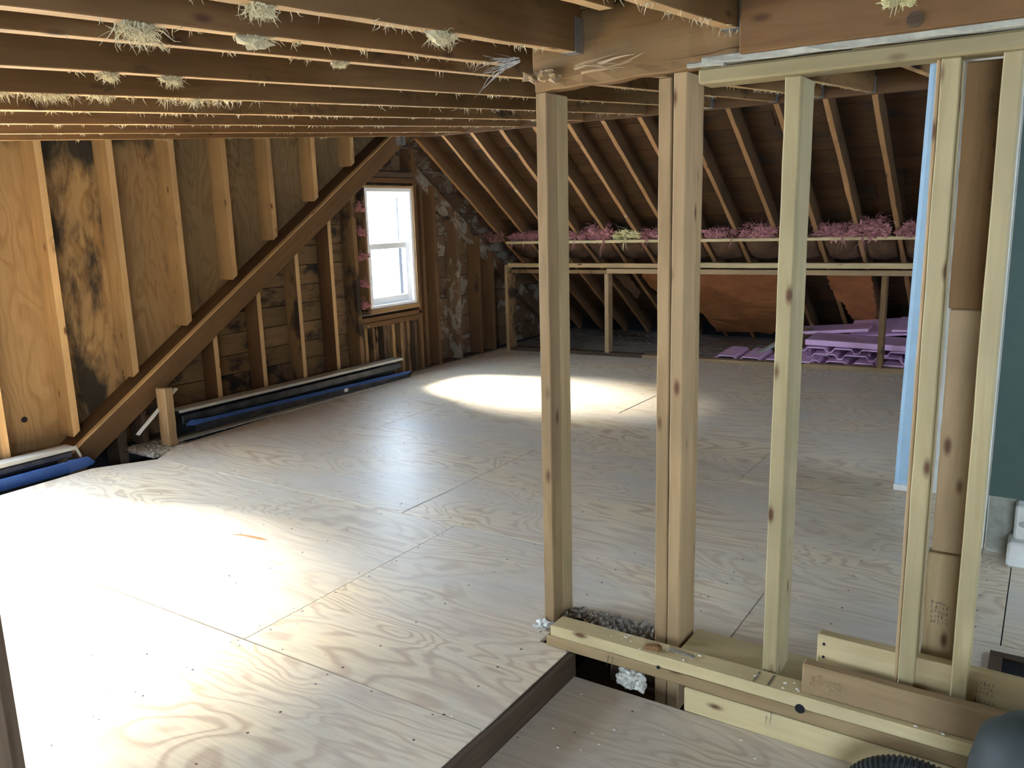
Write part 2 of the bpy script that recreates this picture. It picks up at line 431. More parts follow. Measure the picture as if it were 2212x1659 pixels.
# hole drilled in the near panel: dark recessed disc
bm = bmesh.new(); bmesh.ops.create_cone(bm, cap_ends=True, segments=20, radius1=.017, radius2=.017, depth=.004)
mesh_obj('drilled_hole', bm, M_black, wl, (XP+.001, 2.34, .285), Matrix.Rotation(PI/2, 4, 'Y'))
# plywood around the second window (beyond the left edge of the view)
prism('plywood_panel', yz([(-.9, 0), (2.218, 0), (2.218, .40), (-.9, .40)]), -.012, 0, yz_frame(XP), M_wallply_clean, wl)
prism('plywood_panel', yz([(-.9, 1.75), (2.218, 1.75), (2.218, 1.97), (-.9, 1.77)]), -.012, 0, yz_frame(XP), M_wallply_clean, wl)
prism('plywood_panel', yz([(-.9, .402), (-.30, .402), (-.30, 1.748), (-.9, 1.748)]), -.012, 0, yz_frame(XP), M_wallply_clean, wl)
prism('plywood_panel', yz([(2.10, .402), (2.218, .402), (2.218, 1.748), (2.10, 1.748)]), -.012, 0, yz_frame(XP), M_wallply_clean, wl)
# old horizontal boards below the diagonal
z = 0.0; r = 0
hs = [.145, .150, .140, .152, .148, .143, .150, .146, .150, .144, .150, .148, .15]
for i, h in enumerate(hs):
    z0, z1 = z, z+h-.004; z += h
    ya = max(2.50, 2.56+(z0+.0)/.667)
    yb = 5.085
    if z0 > 1.55: yb = 5.9
    if ya < yb-.05:
        jo = random.uniform(ya+.6, yb) if i % 3 == 1 and yb-ya > 1.5 else None
        segs = [(ya, yb)] if not jo else [(ya, jo-.002), (jo+.002, yb)]
        for (a_, b_) in segs:
            board('sheathing_board', (XP-.012+random.uniform(-.002, .002), a_, (z0+z1)/2), (XP-.012+random.uniform(-.002, .002), b_, (z0+z1)/2), .02, z1-z0, M_sheath, wl, bevel=.0025, jit=.0015, seg=6)
# boards right of the window, peeling
z = 0.0
for i, h in enumerate([.20, .19, .205, .20, .195, .20, .20, .19, .2, .2, .2]):
    z0, z1 = z, z+h-.004; z += h
    ya = 5.80 if z0 < 1.6 else 5.5
    yb = min(8.9, 5.9+(2.30-z0)/.69)
    board('sheathing_board', (XP-.012, ya, (z0+z1)/2), (XP-.012, yb, (z0+z1)/2), .02, z1-z0, M_sheath_peel, wl, bevel=.0025, jit=.002, seg=8)
for (ya, yb, za, zb) in ((-1, -.30, -.3, 2.0), (-.30, 2.10, -.3, .40), (-.30, 2.10, 1.745, 2.1), (2.10, 5.163, -.3, 2.3), (5.163, 5.767, -.3, .612), (5.163, 5.767, 1.615, 2.4), (5.767, 9.0, -.3, 2.6)):
    box('outer_light_block', -4.965, -4.93, ya, yb, za, zb, M_black, wl, axis='y', bevel=0)  # black outer layer added to stop light leaking through board joints
# dark paper area under and over window
box('building_paper', XP-.03, XP-.022, 5.085, 5.80, 0, .60, M_black, wl, axis='y')
board('header_backing', (XP-.012, 5.085, 1.70), (XP-.012, 5.8, 1.70), .02, .14, M_dark, wl)
board('header_backing', (XP-.012, 5.2, 1.86), (XP-.012, 6.0, 1.86), .02, .17, M_dark, wl)
board('header_backing', (XP-.012, 5.4, 2.04), (XP-.012, 6.1, 2.04), .02, .17, M_dark, wl)
# studs above the diagonal
for i, yf in enumerate((2.58, 3.0, 3.42, 3.82, 4.21, 4.64, 5.06)):
    zb = [.165, .45, .72, .99, 1.245, 1.52, 1.79][i]
    y0 = yf-.034
    P = yz([(y0-.019, zb-.018), (yf-.001, zb+.012), (yf-.001, ceil_z(yf)+.02), (y0-.019, ceil_z(yf)+.02)])
    P = yz([(yf-.046, zb-.016), (yf-.002, zb+.014), (yf-.002, ceil_z(yf)+.02), (yf-.046, ceil_z(yf)+.02)])
    fr = frame((XP+.002, yf, 0), (0, 0, 1), (0, -1, 0))
    P = [(a_, b_+yf) for (a_, b_) in P]
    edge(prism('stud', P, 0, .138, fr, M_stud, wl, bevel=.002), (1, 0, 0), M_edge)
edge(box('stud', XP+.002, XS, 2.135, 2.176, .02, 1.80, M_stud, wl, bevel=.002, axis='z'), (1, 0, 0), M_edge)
# studs below the diagonal
for i, yf in enumerate((3.60, 4.00, 4.385, 4.745)):
    zt = diag_top(yf)-.05
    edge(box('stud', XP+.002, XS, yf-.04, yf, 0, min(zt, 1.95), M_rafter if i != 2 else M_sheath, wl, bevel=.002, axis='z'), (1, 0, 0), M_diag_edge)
box('stud', XP+.002, XS, 2.97, 3.01, 0, .25, M_dark, wl, axis='z'); box('stud', XP+.002, XS, 2.80, 2.86, -.1, .16, M_dark, wl, axis='z')
box('window_stud', XP+.002, XS, 4.985, 5.028, 0, 1.66, M_sheath, wl, bevel=.002, axis='z')
box('window_stud', XP+.002, XS, 5.77, 5.812, 0, 1.95, M_rafter, wl, bevel=.002, axis='z')
for yf in (5.955, 6.075, 6.405, 6.75, 6.985):
    zt = 2.05-.69*(yf-5.8)-.22
    box('stud', XP+.002, XS if yf != 5.955 else XS-.05, yf-.042, yf, 0, zt, M_rafter if yf != 6.405 else M_sheath_peel, wl, bevel=.002, axis='z')
# diagonal rafter of the old roof: front timber with a pale edge, and the dark one behind it
U = V((0, 1, .662)).normalized(); N_ = V((0, -.662, 1)).normalized()
a0 = V((-4.705, 2.43, 0)); 
def dline(y): return diag_top(y)
L0, L1 = 2.44, 5.50
perp = .130
def diagpt(x, y): return V((x, y, diag_top(y)))-N_*perp/2
o = board('diagonal_rafter', diagpt(-4.72, L0-.03), diagpt(-4.72, 5.62), .040, perp, M_diag, wl, up=N_, bevel=.003, jit=.002, seg=20)
o['label'] = 'dark brown diagonal rafter against the gable wall'
o = board('rafter_edge_strip', V((-4.72, L0-.03, diag_top(L0-.03)))+N_*.003, V((-4.72, 5.62, diag_top(5.62)))+N_*.003, .041, .008, M_diag_edge, wl, up=N_, bevel=.0015, jit=.001, seg=30)  # strip carries the painted light along the upper edge
o['label'] = 'upper edge of the diagonal rafter with pale light painted in'
board('landing_plate', V((-4.821, L0+.03, diag_top(L0+.03)))-N_*.022, V((-4.821, 5.6, diag_top(5.6)))-N_*.022, .158, .042, M_diag, wl, up=N_, bevel=.002)
board('diagonal_rafter', diagpt(-4.87, L0+.05)-N_*.04, diagpt(-4.87, 5.62)-N_*.04, .05, perp, M_diag, wl, up=N_, bevel=.002)
o = board('white_strip', (-4.64, 2.86, .10), (-4.64, 3.16, .335), .035, .006, M_whitep, wl, up=N_, bevel=.001); o['label'] = 'thin white strip nailed under the rafter'
# right gable rafter lying on the wall
board('gable_rafter', (-4.84, 5.78, 1.80), (-4.84, 8.6, 1.80-.69*2.82), .07, .11, M_sheath_peel, wl, up=(0, .69, 1), bevel=.003, jit=.004, seg=12)
# window framing
box('window_header', XP+.004, XS, 5.03, 5.78, 1.655, 1.695, M_rafter, wl, axis='y'); box('window_header', XP+.004, XS, 5.03, 5.78, 1.700, 1.745, M_dark, wl, axis='y')
box('rough_sill', XP+.004, XS+.002, 5.03, 5.80, .465, .508, M_rafter, wl, axis='y', bevel=.003); box('rough_sill', XP+.004, XS, 5.03, 5.80, .512, .552, M_rafter, wl, axis='y', bevel=.003)
for y_, w_, m_ in ((5.075, .036, M_stud), (5.17, .030, M_sheath), (5.30, .026, M_dark), (5.42, .036, M_stud), (5.53, .040, M_sheath), (5.62, .034, M_sheath), (5.72, .034, M_dark)):
    box('cripple_stud', XP+.01, XS-.01, y_-w_/2, y_+w_/2, 0, .463, m_, wl, axis='z', bevel=.003)
for y_ in (5.22, 5.33, 5.36, 5.56):
    bm = bmesh.new(); n = 8; prev = None
    for i in range(n+1):
        t = i/n; z_ = .46-.42*t; wd = .022*(1-abs(t-.4))*random.uniform(.6, 1.3)
        a_ = bm.verts.new((random.uniform(-.01, .012), -wd, z_)); c_ = bm.verts.new((random.uniform(-.01, .012), wd*random.uniform(.4, 1), z_))
        a2 = bm.verts.new((a_.co.x-.004, a_.co.y, z_)); c2 = bm.verts.new((c_.co.x-.004, c_.co.y, z_))
        if prev:
            for q in range(4): bm.faces.new((prev[q], prev[(q+1) % 4], (a_, c_, c2, a2)[(q+1) % 4], (a_, c_, c2, a2)[q]))
        prev = (a_, c_, c2, a2)
    mesh_obj('torn_paper', bm, M_kraft2, wl, (XS-.02, y_, 0))
for y0, y1, z_ in ((5.084, 5.79, .0),):
    box('bottom_plate', XP, XS, 3.0, 7.0, -.03, .012, M_dark, wl, axis='y')

# ---------------- window_1
def make_window(n, y0, y1, z0, z1, x):
    w_ = empty('window_%d' % n, (x, (y0+y1)/2, z0), kind='structure')
    j = .030
    for (a_, b_, c_, d_) in ((y0, y0+j, z0, z1), (y1-j, y1, z0, z1)):
        box('window_jamb', x-.10, x+.02, a_, b_, c_, d_, M_white, w_, axis='z')
    box('window_head', x-.10, x+.02, y0+j, y1-j, z1-j, z1, M_white, w_, axis='y')
    box('window_sill', x-.10, x+.025, y0+j, y1-j, z0, z0+.025, M_white, w_, axis='y')
    zm = z0+(z1-z0)*.515
    for nm, xs, za, zb, st in (('upper_sash', x-.075, zm-.02, z1-j, .030), ('lower_sash', x-.030, z0+.025, zm+.025, .048)):
        s = empty(nm, (xs, (y0+y1)/2, za)); s.parent = w_; s.matrix_basis = WM[w_.name].inverted() @ WM[s.name]
        ya, yb = y0+j, y1-j
        box('stile', xs-.016, xs+.016, ya, ya+st, za, zb, M_white, s, axis='z'); box('stile', xs-.016, xs+.016, yb-st, yb, za, zb, M_white, s, axis='z')
        box('rail', xs-.016, xs+.016, ya+st, yb-st, za, za+(.060 if nm == 'lower_sash' else .03), M_white, s, axis='y')
        box('rail', xs-.016, xs+.016, ya+st, yb-st, zb-.048, zb, M_white, s, axis='y')
        box('pane', xs-.003, xs+.003, ya+st, yb-st, za+.03, zb-.048, M_glass, s, bevel=0, axis='y')
    return w_
w1 = make_window(1, 5.165, 5.765, .615, 1.612, -4.80)
box('window_casing', -4.90, -4.765, 5.767, 5.785, .60, 1.63, M_plate2, w1, axis='z', bevel=.001)
box('window_casing', -4.90, -4.775, 5.145, 5.163, .60, 1.63, M_sheath, w1, axis='z', bevel=.001)
box('window_casing', -4.90, -4.77, 5.145, 5.785, 1.614, 1.632, M_plate2, w1, axis='y', bevel=.001)
box('window_casing', -4.90, -4.76, 5.145, 5.785, .575, .612, M_stud, w1, axis='y', bevel=.001)
w2 = make_window(2, -.30, 2.10, .40, 1.74, -4.86)

# ---------------- ceiling
ce = empty('ceiling', (-2, 2.5, 1.9), kind='structure')
def joist(x, y0, y1, h=.185, w_=.039, mat=M_joist, dz=0.0, name='ceiling_joist', label=None):
    k = V((0, 1, .0665)).normalized()
    a_ = V((x, y0, ceil_z(y0)+dz+h/2)); b_ = V((x, y1, ceil_z(y1)+dz+h/2))
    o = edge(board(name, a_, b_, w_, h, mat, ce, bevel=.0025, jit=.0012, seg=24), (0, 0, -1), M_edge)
    if label: o['label'] = label
    return o
M_joist2 = lumber('joist_orange', (.22, .115, .045), (.16, .075, .028), rough=.75, stain=.32)
for x, m_ in ((-1.65, M_joist), (-2.09, M_joist), (-2.585, M_joist), (-3.10, M_joist), (-3.655, M_joist2), (-4.20, M_joist2), (-4.66, M_joist2)):
    joist(x, -.9, 5.775, mat=m_)
joist(-1.46, -.9, 2.24, mat=M_joist2); joist(-1.20, -.9, 2.205, mat=M_joist); joist(-.735, -.9, 2.205); joist(-.90, -.9, 1.80, dz=.03); joist(-.25, -1.8, 2.10); joist(.25, -1.8, 2.10); joist(.75, -1.8, 2.1)
for x in (-1.36, -1.05, -.60, -.15, .3, .8): joist(x, 2.36, 5.775, h=.15)
# roof deck on top of the joists
y = -1.0
while y < 5.9:
    wd = random.uniform(.17, .2); a_ = y; y += wd
    zc = ceil_z(a_+wd/2)+.185+.011
    x1 = -1.5 if a_ < -1.9 else 2.6
    board('deck_board', (-5.0, a_+wd/2, zc), (x1, a_+wd/2, zc), wd-.004, .02, M_roof, ce, up=(0, -.0665, 1), bevel=.0015)
board('roof_light_block', (-5.0, 2.4, ceil_z(2.4)+.225), (2.65, 2.4, ceil_z(2.4)+.225), 7.2, .02, M_black, ce, up=(0, -.0665, 1), bevel=0)  # unseen sheet added to keep sunlight out of the deck joints
# support beam over the posts (old splintered timber) and the board beyond
o = board('support_beam', (-1.355, 2.265, 1.83), (-.70, 2.265, 1.845), .085, .185, M_beam, ce, bevel=.004, jit=.003, seg=12); o['label'] = 'old brown beam end above the two posts'
board('support_beam', (-.70, 2.275, 1.855), (1.6, 2.275, 1.855), .09, .18, M_beam, ce, bevel=.004, jit=.002, seg=8)
o = board('lower_beam', (-1.345, 2.245, 1.733), (-.70, 2.245, 1.752), .05, .034, M_beam, ce, bevel=.004, jit=.004, seg=12)
o = board('header_board', (-.695, 2.135, 1.835), (1.6, 2.135, 1.835), .04, .205, M_joist2, ce, bevel=.003, jit=.0015, seg=10); o['label'] = 'wide brown header board over the top plate'
# splinters
bm = bmesh.new()
for i in range(10):
    strand(bm, (-1.16+random.uniform(-.05, .12), 2.20, 1.755+random.uniform(-.01, .02)), (1, -.2, random.uniform(-.1, .15)), random.uniform(.05, .15), .005, .05, .1, 4)
mesh_obj('splinters', bm, M_plate2, ce, kind='stuff')
# ridge beam and its edge
board('ridge_beam', (-4.9, 5.80, 2.12), (2.6, 5.80, 2.12), .045, .17, M_rafter, ce, bevel=.003, jit=.002, seg=16)
# joist hangers
def hanger(x, y, z, w_=.043, h=.09):
    h_ = empty('joist_hanger', (x, y, z)); h_.parent = ce; h_.matrix_basis = WM[ce.name].inverted() @ WM[h_.name]
    box('hanger_seat', x-w_/2-.002, x+w_/2+.002, y-.045, y, z-.004, z-.001, M_metal, h_, axis='y', bevel=.0005)
    for s in (-1, 1):
        box('hanger_side', x+s*(w_/2+.001)-.0012, x+s*(w_/2+.001)+.0012, y-.045, y, z-.004, z+h, M_metal, h_, axis='z', bevel=.0004)
for x in (-2.09, -1.36, -1.05, -1.65): hanger(x, 5.777, ceil_z(5.777))
hanger(-1.20, 2.212, ceil_z(2.2)); hanger(-.735, 2.212, ceil_z(2.2))
for y_ in (5.50, 5.56): box('metal_strap', -4.70, -4.66, y_, y_+.018, 1.96, 2.05, M_metal, ce, axis='z', bevel=.0005)
# rafters and roof boards
SL = .69
RX = [-4.755, -4.455, -4.155, -3.86, -3.545, -3.24, -2.94, -2.64, -2.315, -1.98, -1.65, -1.335, -1.04, -.70, -.37, -.05, .28, .6]
RU = V((0, 1, -SL)).normalized(); RN = V((0, SL, 1)).normalized()
for x in RX:
    a_ = V((x, 5.82, 2.05-SL*.02))+RN*.07; b_ = V((x, 8.78, 2.05-SL*2.98))+RN*.07
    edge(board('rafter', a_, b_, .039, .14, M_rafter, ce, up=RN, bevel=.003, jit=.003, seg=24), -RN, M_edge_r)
s = 0.0; tot = 3.95
base = V((0, 5.78, 2.05+SL*.02))+RN*.152
while s < tot:
    wd = random.choice((.14, .16, .185)); c_ = base+RU*(s+wd/2)
    jx = random.uniform(-3.8, -.5)
    for (xa, xb) in ((-4.95, jx-.002), (jx+.002, 2.6)):
        board('roof_board', (xa, c_.y, c_.z), (xb, c_.y, c_.z), wd-.004, .02, M_roof, ce, up=RN, bevel=.002)
    s += wd

c_ = V((0, 5.70, 2.05+SL*.1))+RN*.19+RU*1.99
board('roof_light_block', (-5.0, c_.y, c_.z), (2.65, c_.y, c_.z), 4.1, .02, M_black, ce, up=RN, bevel=0)  # sheet added over the slope to block sun between roof boards
# ---------------- knee wall
wb = empty('wall_back', (-2.7, 7.0, 0), kind='structure')
def KY(x): return 7.02+(x+4.63)*.07
def kboard(name, x0, x1, z0, z1, dep, mat, dy=0, label=None, jit=.001, seg=10):
    o = board(name, (x0, KY(x0)+dy+dep/2, (z0+z1)/2), (x1, KY(x1)+dy+dep/2, (z0+z1)/2), dep, z1-z0, mat, wb, bevel=.002, jit=jit, seg=seg)
    if label: o['label'] = label
    return o
kboard('top_plate', -4.62, -3.05, .846, .886, .09, M_pine2); kboard('top_plate', -3.045, .9, .850, .894, .09, M_pine)
kboard('top_plate', -4.58, -3.56, .788, .824, .09, M_sheath); kboard('top_plate', -3.558, .9, .792, .836, .09, M_plate2)
kboard('sole_plate', -4.62, -3.2, 0, .035, .09, M_dark); kboard('sole_plate', -3.2, -1.75, .0, .03, .09, M_plate2); kboard('sole_plate', -1.75, .9, .0, .038, .09, M_plate2)
for x, m_ in ((-4.61, M_sheath), (-3.555, M_plate2), (-1.145, M_sheath)):
    y_ = KY(x)
    box('knee_stud', x-.02, x+.022, y_, y_+.09, .03, .79, m_, wb, axis='z', bevel=.002)
box('knee_stud', -4.655, -4.625, KY(-4.6)-.01, KY(-4.6)+.08, .0, .87, M_pine2, wb, axis='z', bevel=.002)
o = board('insulation_ledge', (-4.60, 7.02, 1.090), (.9, 7.14, 1.108), .09, .026, M_plate, wb, bevel=.002); o['label'] = 'pale ledge board under the pink insulation'

# ---------------- unseen sides that close the room
wr = empty('wall_right', (2.65, 3, 0), kind='structure')
box('wall_panel', 2.62, 2.66, -2.0, 3.2, -.1, 2.6, M_dry, wr, axis='y'); box('wall_panel', 2.62, 2.66, 4.6, 9.0, -.1, 2.6, M_dry, wr, axis='y')
box('wall_panel', 2.62, 2.66, 3.2, 4.6, -.1, .9, M_dry, wr, axis='y'); box('wall_panel', 2.62, 2.66, 3.2, 4.6, 1.6, 2.6, M_dry, wr, axis='y')
wf = empty('wall_front', (0, -2, 0), kind='structure')
box('wall_panel', -1.3, .2, -2.04, -2.0, -.1, 2.4, M_dry, wf); box('wall_panel', 1.8, 2.66, -2.04, -2.0, -.1, 2.4, M_dry, wf)
box('wall_panel', .2, 1.8, -2.04, -2.0, -.1, .75, M_dry, wf); box('wall_panel', .2, 1.8, -2.04, -2.0, 1.85, 2.4, M_dry, wf)
box('wall_panel', -5.0, -1.12, -.94, -.90, -.3, 2.2, M_wallply_clean, wf)
box('wall_panel', -5.0, 2.66, 8.80, 8.86, -.3, .6, M_black, wf)
box('wall_panel', -5.0, 2.66, -2.1, -2.04, -.3, 0, M_black, wf)
box('wall_panel', -1.16, -1.12, -2.0, -.90, -.1, 2.2, M_dry, wf, axis='y')
box('wall_panel', -5.0, 2.6, -2.2, 9.0, -.30, -.26, M_black, wf, axis='y')
box('roof_panel', -5.0, 2.66, -2.1, -.9, 1.98, 2.02, M_roof, wf)

# ---------------- partition end piece near the camera at the left
o = box('wall_stub', 0, 0, 0, 0, 0, 0, M_wallply, None) if False else None
st = empty('upright_board', (-1.28, .545, -.075), 'dark stained upright board end at the lower left corner of the view', 'board')
prism('plywood_face', [(0, 0), (0, .30), (1.28, .30), (1.28, 0)], 0, .018, frame((-1.30, .545, 0), (0, 0, 1), (-1, 0, 0)), M_dark, st, bevel=.001)

# ---------------- right part: partition wall with green face, blue end
wp = empty('wall_partition', (-.2, 3.9, 0), kind='structure')
bm = bmesh.new()
# bull-nosed drywall end painted pale blue
prof = [(-.025, .10), (-.035, .05), (-.034, .02), (-.028, .006), (-.015, 0), (.02, 0), (.06, .004), (.06, .10)]
lo = [bm.verts.new((p[0], p[1], .035)) for p in prof]; hi = [bm.verts.new((p[0]+.035, p[1]-.02, 2.02)) for p in prof]
for i in range(len(prof)): bm.faces.new((lo[i], lo[(i+1) % len(prof)], hi[(i+1) % len(prof)], hi[i]))
bm.faces.new(lo[::-1]); bm.faces.new(hi); bmesh.ops.recalc_face_normals(bm, faces=bm.faces)
o = mesh_obj('drywall_end', bm, M_blue, wp, (-.530, 4.20, 0)); o['label'] = 'narrow pale blue wall end'
box('gypsum_foot', -.565, -.475, 4.205, 4.30, 0, .034, M_whitep, wp, axis='x', bevel=.004)
box('drywall_panel', -.50, -.16, 4.25, 4.29, .0, 2.02, M_whitep, wp, axis='z')
box('drywall_panel', -.16, -.14, 3.42, 4.25, .02, 2.05, M_dry, wp, axis='z')
box('drywall_panel', -.135, 1.4, 3.50, 3.52, .26, 2.05, M_green, wp, axis='z')
box('drywall_edge', -.165, -.137, 3.40, 3.425, .08, 2.05, M_whitep, wp, axis='z'); box('drywall_edge', -.180, -.167, 3.38, 3.41, .60, 2.05, M_white, wp, axis='z')
box('base_panel', -.135, 1.4, 3.60, 3.62, 0, .3, M_dry, wp, axis='x')
# white plinth with an oval plate under the green wall
pl_ = empty('baseboard_right', (.1, 3.55, 0), kind='structure')
box('plinth', -.06, 1.4, 3.46, 3.58, .0, .10, M_whitep, pl_, axis='x', bevel=.01); box('plinth_upstand', -.045, .035, 3.50, 3.58, .10, .235, M_whitep, pl_, axis='x', bevel=.008); box('plinth_upstand', .06, 1.4, 3.50, 3.58, .10, .235, M_whitep, pl_, axis='x', bevel=.008)
bm = bmesh.new(); bmesh.ops.create_cone(bm, cap_ends=True, segments=24, radius1=.022, radius2=.022, depth=.006)
for v in bm.verts: v.co.y *= .55
mesh_obj('oval_plate', bm, M_fin, pl_, (-.008, 3.498, .165), Matrix.Rotation(PI/2, 4, 'X'))

# ================================================================== STUD FRAME IN FRONT
sf = empty('stud_wall_frame', (-.7, 2.2, 0), 'open stud wall of pale pine posts standing on the right of the room', 'stud wall')
Y0 = 2.172
def post(name, x0, x1, y0, y1, z0, z1, mat, label=None, bevel=.003, lean=0):
    o = board(name, ((x0+x1)/2, (y0+y1)/2, z0), ((x0+x1)/2+lean, (y0+y1)/2, z1), x1-x0, y1-y0, mat, sf, up=(0, 1, 0), bevel=bevel, jit=.0008, seg=16)
    if label: o['label'] = label
    return o
# board(up=(0,1,0)) with x along z: side axis = up x z = world x
post('post_stud', -1.355, -1.317, 2.225, 2.290, 0, 1.715, M_post, 'front half of the doubled post at the open end', lean=.008)
post('post_stud', -1.353, -1.318, 2.292, 2.358, 0, 1.715, M_pine2, 'paler rear half of the doubled post at the open end', lean=.008)
post('post_stud', -.961, -.9225, 2.245, 2.335, -.2, 1.718, M_post, 'left timber of the tripled post', lean=.000)
post('post_stud', -.9195, -.881, 2.243, 2.335, -.2, 1.728, M_plate2, 'split knotty middle timber of the tripled post', lean=.004)
post('post_stud', -.9215, -.880, 2.338, 2.372, -.2, 1.728, M_post, 'rear timber of the tripled post', lean=.004)
box('metal_shim', -.0, .001, 0, .001, 0, .001, M_metal, sf) if False else None
post('stud', -.604, -.565, 2.180, 2.315, .038, 1.676, M_framing, 'single pale stud with a twisted grain', lean=.006)
post('stud', -.252, -.212, 2.172, 2.262, .038, 1.676, M_framing, 'left stud of the pair at the right', lean=.0)
post('stud', -.262, -.253, 2.182, 2.262, .038, 1.676, M_plate2, 'bark edge of the left stud of the pair')
post('stud', -.130, -.092, 2.172, 2.262, .038, 1.676, M_framing, 'right stud of the pair at the right', lean=-.002)
post('backing_board', -.215, -.128, 2.300, 2.340, .038, .46, M_pine2, 'short recessed board between the right stud pair')
post('backing_board', -.208, -.128, 2.310, 2.348, .462, 1.10, M_plate2, 'reddish recessed board between the right stud pair')
post('backing_board', -.212, -.128, 2.300, 2.340, 1.102, 1.68, M_joist, 'upper recessed board between the right stud pair')
o = board('top_plate', (-.812, 2.195, 1.695), (1.6, 2.195, 1.695), .09, .039, M_framing, sf, bevel=.006, jit=.0006, seg=14); o['label'] = 'clean pale top plate over the studs'
o = board('drywall_strip', (-.80, 2.155, 1.7285), (1.6, 2.150, 1.7285), .03, .020, M_dry, sf, bevel=.003, jit=.003, seg=40); o['label'] = 'torn grey drywall strip above the top plate'
o = board('drywall_strip', (-.84, 2.150, 1.724), (-.74, 2.150, 1.722), .02, .013, M_dry, sf, bevel=.003, jit=.002, seg=4)
# bottom plates: two loose layers in front, third below, second row behind
o = board('bottom_plate', (-1.252, 2.127, .057), (1.6, 2.108, .057), .080, .037, M_plate, sf, bevel=.004, jit=.0008, seg=24); o['label'] = 'cream upper bottom plate with pencil marks'
o = board('bottom_plate', (-1.268, 2.127, .0195), (1.6, 2.108, .0195), .080, .036, M_pine2, sf, bevel=.004, jit=.0008, seg=24); o['label'] = 'tan lower bottom plate'
board('bottom_plate', (-.80, 2.125, -.04), (1.6, 2.108, -.04), .08, .076, M_plate, sf, bevel=.004)
o = board('bottom_plate', (-.868, 2.285, .019), (1.6, 2.285, .019), .17, .036, M_plate, sf, bevel=.004); o['label'] = 'wide bottom plate under the studs'
# nail hole, pencil marks, printed grade stamps
for x, r in ((-.472, .013), (-.88, .0055)):
    bm = bmesh.new(); bmesh.ops.create_cone(bm, cap_ends=True, segments=16, radius1=r, radius2=r, depth=.003)
    mesh_obj('bored_hole', bm, M_black, sf, (x, 2.0838 if x < -.6 else 2.0812, .040), Matrix.Rotation(PI/2, 4, 'X'))
for x in (-.602, -.562):
    board('pencil_mark', (x, 2.092, .0762), (x+.002, 2.15, .0762), .006, .0004, M_ink, sf, bevel=0)
def stamp(mw, parent, rows=4, cols=9, cw=.006, ch=.012, seed=3):
    rnd = random.Random(seed); bm = bmesh.new()
    for r in range(rows):
        for c in range(cols):
            for k in range(rnd.randint(1, 3)):
                x = c*cw*1.25+rnd.uniform(0, cw*.5); y = r*ch*1.35+rnd.uniform(0, ch*.4)
                w_, h_ = (cw*.22, ch*rnd.uniform(.5, 1)) if rnd.random() < .6 else (cw*.8, ch*.16)
                vs = [bm.verts.new(p) for p in ((x, y, .0006), (x+w_, y, .0006), (x+w_, y+h_, .0006), (x, y+h_, .0006))]; bm.faces.new(vs)
    me = bpy.data.meshes.new('grade_stamp'); bm.to_mesh(me); bm.free()
    o = link('grade_stamp', me, M_ink, mw, parent); o['kind'] = 'stuff'; o['label'] = 'smudged black lumber grade stamp'; return o
stamp(frame((-.198, 2.2995, .265), (1, 0, 0), (0, 0, 1)), sf, 5, 5, .007, .010, 5)
stamp(frame((-.8795, 2.268, 1.02), (0, 1, 0), (0, 0, 1)), sf, 2, 9, .008, .012, 6)
# knife cut line beside the frame
board('saw_cut', (-2.49, 2.82, .0004), (-2.47, 3.17, .0004), .0012, .0004, M_screw, floor, bevel=0)
board('open_joint', (-2.435, 5.05, .0006), (-2.425, 5.78, .0006), .006, .0008, M_black, floor, bevel=0)
# nails sticking out under the plates
for x, z_, dx in ((-1.045, .030, .012), (-1.03, .030, .02), (-.56, -.005, .012), (-.548, .0, .008), (-1.19, .008, .004)):
    bm = bmesh.new(); strand(bm, (x, 2.086, z_), (dx, -.3, -1), .035, .0016, .0, .02, 3); mesh_obj('bent_nail', bm, M_screw, sf)

# ================================================================== LOOSE THINGS
def thing_board(name, label, cat, a, b, w_, h, mat, up=(0, 0, 1), group=None, **k):
    o = board(name, a, b, w_, h, mat, None, up=up, **k); return tag(o, label, cat, group)
tb = empty('loose_plank', (0, 2.12, .076), 'tan knotty loose plank on edge, front one resting on the bottom plates', 'plank')
board('plank_body', (-.475, 2.118, .1195), (1.2, 2.100, .1195), .036, .085, M_plate2, tb, bevel=.004, jit=.0012, seg=20)
bm = bmesh.new()
for i in range(70):
    x = random.uniform(-.455, -.375); z_ = .118+random.uniform(-.012, .022)-(x+.45)*.1
    lump(bm, (x, 2.099, z_), random.uniform(.001, .0035), .6, 3, 1)
for x in (-.43, -.445): lump(bm, (x, 2.0985, .138-.02*(x < -.44)), .004, .3, 3, 1)
mesh_obj('splintered_patch', bm, M_pine2, tb, kind='stuff')
tb2 = empty('loose_plank', (0, 2.2, .05), 'pale loose plank on edge with black grade stamps, behind the tan plank', 'plank')
board('plank_body', (-.458, 2.205, .145), (1.2, 2.188, .145), .038, .135, M_pine, tb2, bevel=.004, jit=.001, seg=16)
stamp(frame((-.085, 2.1795, .118), (1, 0, 0), (0, 0, 1)), tb2, 2, 6, .0075, .011, 9)
stamp(frame((-.075, 2.1795, .160), (1, 0, 0), (0, 0, 1)), tb2, 3, 5, .0065, .009, 11)
for z_ in (.150, .188):
    bm = bmesh.new(); bmesh.ops.create_cone(bm, cap_ends=True, segments=12, radius1=.004, radius2=.004, depth=.002)
    mesh_obj('nail_hole', bm, M_black, tb2, (-.440, 2.1855, z_), Matrix.Rotation(PI/2, 4, 'X'))
